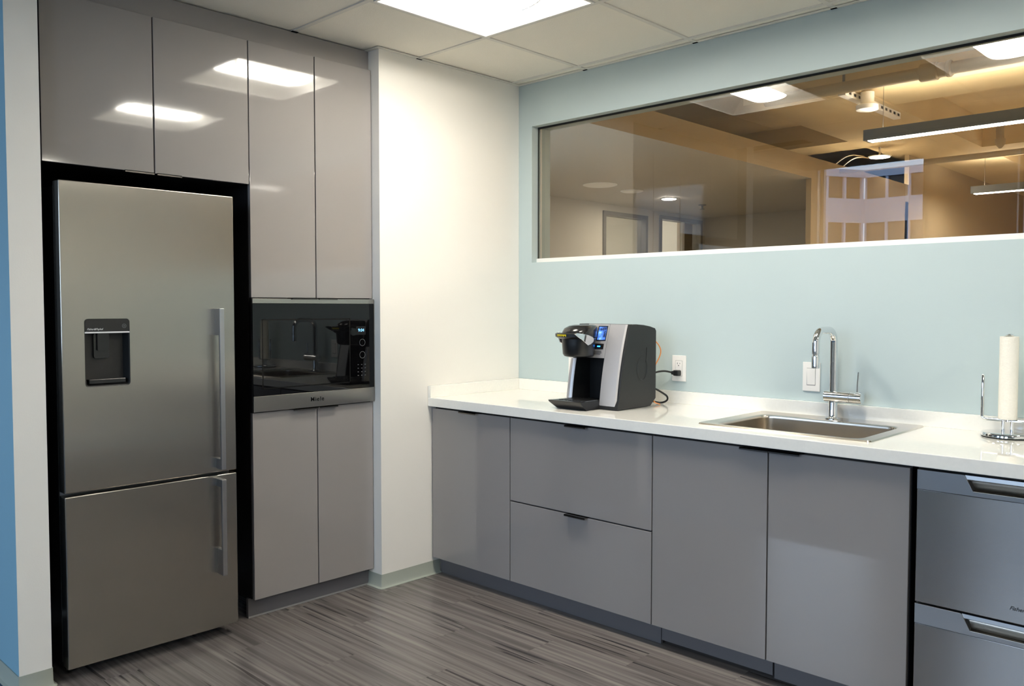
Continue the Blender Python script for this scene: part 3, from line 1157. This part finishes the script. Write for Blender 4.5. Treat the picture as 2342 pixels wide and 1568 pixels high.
# ================================================================== CORDS, OUTLETS, TOWEL HOLDER
def outlet(x, zc, kind, label, nm):
    t = thing(nm, label, 'wall plate', (x, 0, zc))
    w, h = .0355, .0575
    obj('cover_plate', MB().box(x - w, x + w, -.006, -.0005, zc - h, zc + h, .002), M['plate_white'], t)
    if kind == 'outlet':
        obj('receptacle_gap_shade', MB().box(x - .0178, x + .0178, -.0066, -.0055, zc - .0348, zc + .0348), M['gasket'], t)  # grey box paints the shadow gap round the receptacle
        f = obj('receptacle', MB().box(x - .0165, x + .0165, -.008, -.005, zc - .0335, zc + .0335, .001), M['plate_white'], t)
        for s in (1, -1):
            zz = zc + s * .019
            mb = MB().box(x - .0075, x - .0055, -.0085, -.0075, zz - .001, zz + .007).box(x + .0055, x + .0075, -.0085, -.0075, zz, zz + .006)
            mb.lathe((x, -.0085, zz - .0065), [(.0024, 0), (.0024, .001)], 12, 'y')
            obj('slots', mb, M['dark_print'], f)
    else:
        obj('rocker_gap_shade', MB().box(x - .0178, x + .0178, -.0066, -.0055, zc - .0345, zc + .0345), M['gasket'], t)  # shadow line round the rocker, painted as a grey box
        f = obj('rocker', MB().prism([(-.0105, zc + .033), (-.0065, zc - .033), (-.004, zc - .033), (-.004, zc + .033)], 'x', x - .0165, x + .0165, .0008), M['plate_white'], t)
    for s in (1, -1):
        obj('screw', MB().lathe((x, -.0072, zc + s * .048), [(.0026, 0), (.0026, .0015)], 12, 'y'), M['plate_white'], t)


outlet(.985, 1.004, 'outlet', 'white duplex wall outlet with the black plug in it', 'wall_outlet')
outlet(.380, .985, 'outlet', 'white wall outlet half hidden behind the coffee maker', 'wall_outlet')
outlet(1.595, 1.0015, 'switch', 'white rocker switch on the wall behind the faucet', 'wall_switch')

t = thing('power_cord', 'black coffee maker power cord looping from the wall outlet', 'cord', (.96, -.09, ZC))
obj('plug', MB().box(.972, 1.000, -.036, -.0085, .972, .997, .005, 3).box(.960, .975, -.034, -.014, .976, .993, .005, 3), M['cord_black'], t)
pts = catmull([(.968, -.026, .985), (.940, -.055, .992), (.915, -.090, .985), (.912, -.120, .962), (.925, -.130, .93), (.957, -.105, .905), (.976, -.085, .885), (.972, -.080, .866), (.945, -.085, .8545), (.915, -.115, .862), (.90, -.160, .875)], 8)
obj('cable', MB().tube(pts, .0042, 10), M['cord_black'], t)
pts = catmull([(.905, -.158, 1.150), (.93, -.135, 1.140), (.957, -.118, 1.105), (.961, -.116, 1.07), (.950, -.140, 1.02), (.945, -.146, .985), (.952, -.146, .945), (.952, -.146, .915), (.944, -.146, .885), (.950, -.142, .862), (.972, -.130, .8525)], 8)
tag(obj('water_tube', MB().tube(pts, .0024, 8), M['tube_orange']), 'thin orange water tube hanging behind the coffee maker', 'tube')


def towel():
    cx, c_y = 2.311, -.103
    z = ZC
    t = thing('towel_holder', 'chrome paper towel holder with round base and two side arms', 'towel holder', (cx, c_y, z))
    obj('base', MB().lathe((cx, c_y, z), [(.074, .0), (.076, .003), (.0765, .005)], 48), M['rubber'], t)
    obj('base_plate', MB().lathe((cx, c_y, z + .005), [(.0775, 0), (.0775, .006), (.075, .011), (.062, .0125), (.004, .014)], 48), M['chrome'], t)
    for s in (-1, 1):
        obj('post', MB().lathe((cx + s * .013, c_y, z + .014), [(.0055, 0), (.0055, .042)], 14), M['chrome'], t)
        pts = [(cx + s * .002, c_y, z + .055), (cx + s * .066, c_y, z + .055)]
        for k in range(1, 7):
            a = math.pi / 2 * k / 6
            pts.append((cx + s * (.066 + .010 * math.sin(a)), c_y, z + .055 + .010 * (1 - math.cos(a))))
        pts += [(cx + s * .076, c_y, z + .12), (cx + s * .076, c_y, z + .200), (cx + s * .076, c_y, z + .2035)]
        obj('side_arm', MB().tube(pts, [.0052] * (len(pts) - 1) + [.003], 12), M['chrome'], t)
    obj('centre_rod', MB().lathe((cx, c_y, z + .05), [(.006, 0), (.006, .283)], 16), M['chrome'], t)
    obj('finial', MB().lathe((cx, c_y, z + .332), [(.012, 0), (.0125, .003), (.009, .006), (.004, .009)], 20), M['chrome'], t)
    r = thing('paper_towel_roll', 'nearly used-up white paper towel roll on the chrome holder', 'paper towel', (cx, c_y, z + .056))
    n = 40
    out = [(.0275 + (.0012 * (i / n))) for i in range(n)]
    prof = [(cx + out[i] * math.cos(2 * math.pi * i / n), c_y + out[i] * math.sin(2 * math.pi * i / n)) for i in range(n)]
    inn = [(cx + .019 * math.cos(2 * math.pi * i / n), c_y + .019 * math.sin(2 * math.pi * i / n)) for i in range(n)]
    z0, z1 = z + .0595, z + .331
    mb = MB()
    mb.loft([[(*p, z0) for p in inn], [(*p, z0) for p in prof], [(*p, z1) for p in prof], [(*p, z1) for p in inn], [(*p, z0) for p in inn]], cap=False)
    obj('sheet_roll', mb, M['paper'], r)


towel()


# ================================================================== OPEN OFFICE BEYOND THE WINDOW
def beyond():
    XD, ZS, YW, XS = -3.0, 2.465, 6.78, -.43
    DK = 3.30
    struct('floor_beyond', MB().box(-5.2, 6.2, .141, 12.2, -.06, 0), M['beige_paint'], 'office floor beyond the internal window')
    struct('ceiling_deck', MB().box(-3.5, 6.2, .141, 12.2, DK, DK + .1), M['deck_paint'], 'cream painted exposed deck of the office beyond')
    struct('wall_beyond_far', MB().box(-3.5, 6.2, 12.0, 12.2, 0, DK), M['tan_paint'], 'tan far wall of the office beyond')
    struct('wall_beyond_right', MB().box(6.0, 6.2, .141, 12.0, 0, DK), M['tan_paint'])
    struct('wall_beyond_upper', MB().box(-3.5, -3.4, .141, 12.0, 2.67, DK).box(-3.5, -3.4, YW + .1, 12.0, 0, 2.67), M['tan_paint'])
    mb = MB().box(XD, XS, .141, YW, ZS, 2.66)
    mb.bm.normal_update()
    for f in mb.bm.faces:
        if f.normal.x > .9:
            f.material_index = 1
    struct('soffit', mb, [M['beige_paint'], M['tan_paint']], 'beige dropped soffit seen through the internal window')
    struct('wall_beyond_end', MB().box(XD, XS, YW, YW + .1, 0, 2.66), M['beige_paint'], 'grey-beige end wall under the soffit')
    struct('wall_beyond_tan', MB().box(XS - .05, XS, 4.38, 11.99, 0, ZS).box(XS - .05, XS, YW + .1, 11.99, ZS, 2.999), M['tan_paint'], 'tan wall running on below the soffit edge')
    # wall with two glazed office doors
    ds = [(4.563, 5.44, 2.385), (5.70, 6.69, 2.42)]
    mb = MB()
    ys = [.141] + [v for d in ds for v in d[:2]] + [YW]
    for i in range(0, len(ys), 2):
        mb.box(XD - .1, XD, ys[i], ys[i + 1], 0, ZS)
    for d in ds:
        mb.box(XD - .1, XD, d[0], d[1], d[2], ZS)
    struct('wall_beyond_doors', mb, M['beige_paint'], 'beige wall with two glazed office doors')
    for i, (a, b, zt) in enumerate(ds):
        w = sgroup('door_%d' % (i + 1), ('left-hand' if i == 0 else 'right-hand') + ' glazed office door under the soffit', (XD, (a + b) / 2, 0))
        f = .045
        mb = MB().box(XD - .11, XD + .02, a, a + f, 0, zt).box(XD - .11, XD + .02, b - f, b, 0, zt).box(XD - .11, XD + .02, a + f, b - f, zt - f, zt)
        obj('door_frame', mb, M['metal_frame'], w)
        if i == 0:
            obj('pane', MB().box(XD - .055, XD - .045, a + f, b - f, .0, zt - f), M['door_glass'], w)
        else:
            obj('pane', MB().box(XD - .055, XD - .045, a + f, a + .58, .0, zt - f), M['door_glass'], w)
            obj('stile', MB().box(XD - .07, XD - .03, a + .58, a + .63, 0, zt - f), M['plate_white'], w)
            obj('side_pane', MB().box(XD - .055, XD - .045, a + .63, b - f, .0, zt - f), M['door_glass'], w)
    mb = MB().box(-5.2, -5.1, 3.2, 7.4, 0, 2.75).box(-5.1, XD - .1, 3.2, 3.3, 0, 2.75).box(-5.1, XD - .1, 7.3, 7.4, 0, 2.75).box(-5.1, XD - .1, 5.52, 5.60, 0, 2.75)
    struct('wall_office_rooms', mb, M['white_paint'], 'white walls of the small offices behind the glazed doors')
    struct('ceiling_office_rooms', MB().box(-5.2, XD - .1, 3.2, 7.4, 2.75, 2.8), M['white_paint'])
    for yy, lab in ((4.3, 'flat panel light in the office behind the left-hand glazed door'), (6.4, 'flat panel light in the office behind the right-hand glazed door')):
        t = thing('panel_light', lab, 'ceiling light', (-4.1, yy, 2.75))
        obj('panel_frame', MB().box(-4.42, -3.78, yy - .32, yy + .32, 2.735, 2.749), M['fixture_white'], t)
        obj('diffuser', MB().box(-4.4, -3.8, yy - .30, yy + .30, 2.730, 2.7345), M['office_panel'], t)

    # downlights and discs on the soffit
    def disc(x, y, z, r, lab, lit, nm='downlight'):
        t = thing(nm, lab, 'downlight', (x, y, z))
        obj('trim_ring', MB().lathe((x, y, z), [(r * 1.12, 0), (r * 1.12, -.004), (r * 1.0, -.010), (r * .96, -.010)], 36), M['fixture_white'], t)
        obj('lens', MB().lathe((x, y, z), [(r * .95, -.0102), (r * .93, -.0125)], 36), M['downlight_glow'] if lit else M['fixture_white'], t)
    disc(-2.195, 4.705, ZS, .080, 'small bright round downlight in the dropped soffit', True)
    disc(-2.134, 3.934, ZS, .105, 'unlit round cover on the soffit beside the bright downlight', False, 'ceiling_cover')
    disc(-2.098, 3.361, ZS, .15, 'larger unlit round cover on the soffit, farthest left', False, 'ceiling_cover')
    t = thing('sprinkler', 'small dark sprinkler head hanging from the soffit', 'sprinkler', (-2.252, 5.482, ZS))
    obj('escutcheon', MB().lathe((-2.252, 5.482, ZS), [(.045, 0), (.045, -.006), (.012, -.012)], 20), M['metal_frame'], t)
    obj('head', MB().lathe((-2.252, 5.482, ZS), [(.010, -.010), (.010, -.045), (.028, -.048), (.028, -.052)], 16), M['light_housing'], t)

    # beams and ceiling services
    struct('beam_long', MB().box(-.62, .30, 3.45, 11.99, 3.0, DK), M['deck_paint'], 'wide cream beam running away under the exposed deck')
    struct('beam_cross_near', MB().box(.30, 5.99, 3.42, 4.40, 3.02, DK), M['deck_paint'], 'brightly lit cream cross beam above the near pendant')
    struct('beam_cross_far', MB().box(.30, 5.99, 6.94, 7.75, 3.0, DK), M['deck_paint'], 'cream cross beam behind the long pendant')
    struct('beam_cross_left', MB().box(-3.39, -.62, 5.9, 6.4, 3.05, DK), M['deck_paint'], 'cream cross beam above the soffit')
    t = thing('duct_pipe', 'thick painted pipe with a coupling above the near pendant', 'pipe', (1.0, 3.33, 3.0))
    obj('pipe', MB().lathe((0, 3.33, 2.97), [(.045, -.35), (.045, 3.2)], 20, 'x'), M['pipe_paint'], t)
    obj('coupling', MB().lathe((0, 3.33, 2.97), [(.055, .86), (.065, .87), (.065, .98), (.055, .99), (.052, 1.04), (.060, 1.05), (.060, 1.07), (.05, 1.08)], 20, 'x'), M['pipe_paint'], t)
    for x in (.30, 1.5):
        obj('hanger', MB().box(x - .008, x + .008, 3.322, 3.338, 3.0, DK if x < .3 else 3.3), M['metal_frame'], t)
    t = thing('cross_pipe', 'thin painted pipe leaving the tan wall and crossing below the beams', 'pipe', (0, 5.02, 2.60))
    obj('pipe', MB().lathe((0, 5.02, 2.60), [(.026, -.43), (.026, 5.9)], 14, 'x'), M['pipe_paint'], t)
    for x in (1.9, 3.4):
        obj('hanger', MB().box(x - .003, x + .003, 5.017, 5.023, 2.62, DK), M['metal_frame'], t)
    t = thing('elbow_pipe', 'bent painted pipe dropping from the deck behind the long pendant', 'pipe', (.75, 5.9, 3.1))
    pts = catmull([(3.2, 5.9, 3.14), (1.6, 5.9, 3.13), (1.0, 5.9, 3.12), (.80, 5.9, 3.10), (.74, 5.9, 3.02), (.74, 5.9, 2.86)], 6)
    obj('pipe', MB().tube(pts, .035, 14), M['pipe_paint'], t)
    obj('cap', MB().lathe((.74, 5.9, 2.79), [(.01, 0), (.035, .03), (.046, .06), (.046, .09)], 16), M['pipe_paint'], t)
    obj('hanger', MB().box(1.99, 2.01, 5.895, 5.905, 3.13, DK), M['metal_frame'], t)
    # slotted channel with the drum spot below it
    t = thing('slotted_channel', 'white slotted metal channel fixed under the long beam', 'channel', (.25, 4.0, 3.0))
    c = obj('channel', MB().box(.20, .26, 3.46, 4.65, 2.945, 2.9995, .002), M['fixture_white'], t)
    for k in range(12):
        yy = 3.53 + k * .095
        obj('slot', MB().box(.2601, .2608, yy, yy + .045, 2.962, 2.984), M['dark_print'], c)
    t = thing('drum_spot', 'white drum-shaped spotlight hanging below the slotted channel', 'spotlight', (.33, 3.72, 2.88))
    obj('neck', MB().lathe((.33, 3.72, 2.90), [(.050, 0), (.052, .02), (.052, .098)], 24), M['fixture_white'], t)
    obj('drum', MB().lathe((.33, 3.72, 2.855), [(.070, 0), (.083, .004), (.085, .012), (.085, .040), (.07, .048)], 32), M['fixture_white'], t)
    disc(-.49, 6.17, 2.90, .105, 'round glowing disc light hanging near the soffit edge', True, 'disc_light')
    o = [x for x in bpy.data.objects if x.name.startswith('disc_light')][0]
    obj('stem', MB().lathe((-.49, 6.17, 2.90), [(.012, 0), (.012, .098)], 12), M['fixture_white'], o)

    # linear pendants
    g = 'linear pendants in the office beyond'
    for (x0, x1, y, z, lab) in ((.335, 5.6, 3.70, 2.60, 'near long grey linear pendant with a bright underside'),
                                (-.015, 5.6, 7.75, 2.60, 'far linear pendant, only its bright left end in view')):
        t = thing('linear_pendant', lab, 'pendant light', (x0, y, z), g)
        mb = MB().box(x0, x1, y - .065, y + .065, z, z + .085, .002)
        hb = obj('housing', mb, M['light_housing'], t)
        obj('light_strip', MB().box(x0 + .03, x1 - .03, y - .045, y + .045, z - .003, z + .001), M['pendant_strip'], t)
        obj('uplight_strip', MB().box(x0 + .03, x1 - .03, y - .045, y + .045, z + .084, z + .087), M['pendant_uplight'], t)
        for xx in (x0 + .13, (x0 + x1) / 2, x1 - .07):
            obj('cable', MB().box(xx - .0015, xx + .0015, y - .0015, y + .0015, z + .08, 3.02 if y < 5 else DK), M['metal_frame'], t)
    # loose cables over the soffit
    for k, (dy, lab) in enumerate(((0, 'lower loose cable sagging above the soffit'), (.18, 'upper loose cable sagging above the soffit'))):
        pts = catmull([(-.60, 5.2 + dy, 2.67), (-.62, 5.5 + dy, 2.80), (-.68, 5.9 + dy, 2.90), (-.75, 6.4 + dy, 2.96)], 6)
        tag(obj('ceiling_cable', MB().tube(pts, .006, 6), M['pipe_paint']), lab, 'cable')


beyond()


# ================================================================== BUILDING OUTSIDE THE REAR WINDOWS (seen as a reflection)
def outside():
    struct('street', MB().box(-90, 60, -120, YB - .3, -6.2, -6.0), M['asphalt'], 'street outside')
    t = thing('facade_building', 'pale building with white mullioned windows mirrored in the internal window', 'building', (-24, -60, -6))
    Z0 = 11.3
    FH = 3.75

    def facade(p, q, nm, mull):
        p, q = Vector(p), Vector(q)
        d = (q - p)
        L = d.length
        d.normalize()
        n = Vector((-d.y, d.x))

        def seg(mb, s0, s1, o0, o1, z0, z1):
            A, B = p + d * s0, p + d * s1
            ring = [(A + n * o0), (B + n * o0), (B + n * o1), (A + n * o1)]
            mb.loft([[(v.x, v.y, z0) for v in ring], [(v.x, v.y, z1) for v in ring]])
        mb = MB()
        seg(mb, 0, L, -.4, -.2, -6, Z0)
        w = obj('glazing', mb, M['facade_glass'], t)
        for k in range(5):
            z1 = Z0 - k * FH
            mb = MB()
            seg(mb, 0, L, -.2, 0, z1 - 1.75 - (0 if k else 0), z1)
            if k == 0:
                mb.bm.clear()
                seg(mb, 0, L, -.2, 0.1, z1 - .55, z1)
                seg(mb, 0, L, -.2, 0, z1 - 2.1 - 1.75, z1 - 2.1)
            else:
                mb.bm.clear()
                zz = Z0 - 2.1 - 1.75 - (k - 1) * FH
                seg(mb, 0, L, -.2, 0, zz - 2.0 - 1.75, zz - 2.0)
            obj('spandrel_band', mb, M['facade_white'], t)
        s = 0
        while s <= L:
            mb = MB()
            seg(mb, max(0, s - .09), min(L, s + .09), -.2, .02, -6, Z0)
            obj('mullion', mb, M['facade_white'], t)
            s += mull
    facade((-21.9, -60), (-6.5, -60), 'a', 1.55)
    facade((-26.5, -52), (-21.9, -60), 'b', 1.5)


outside()
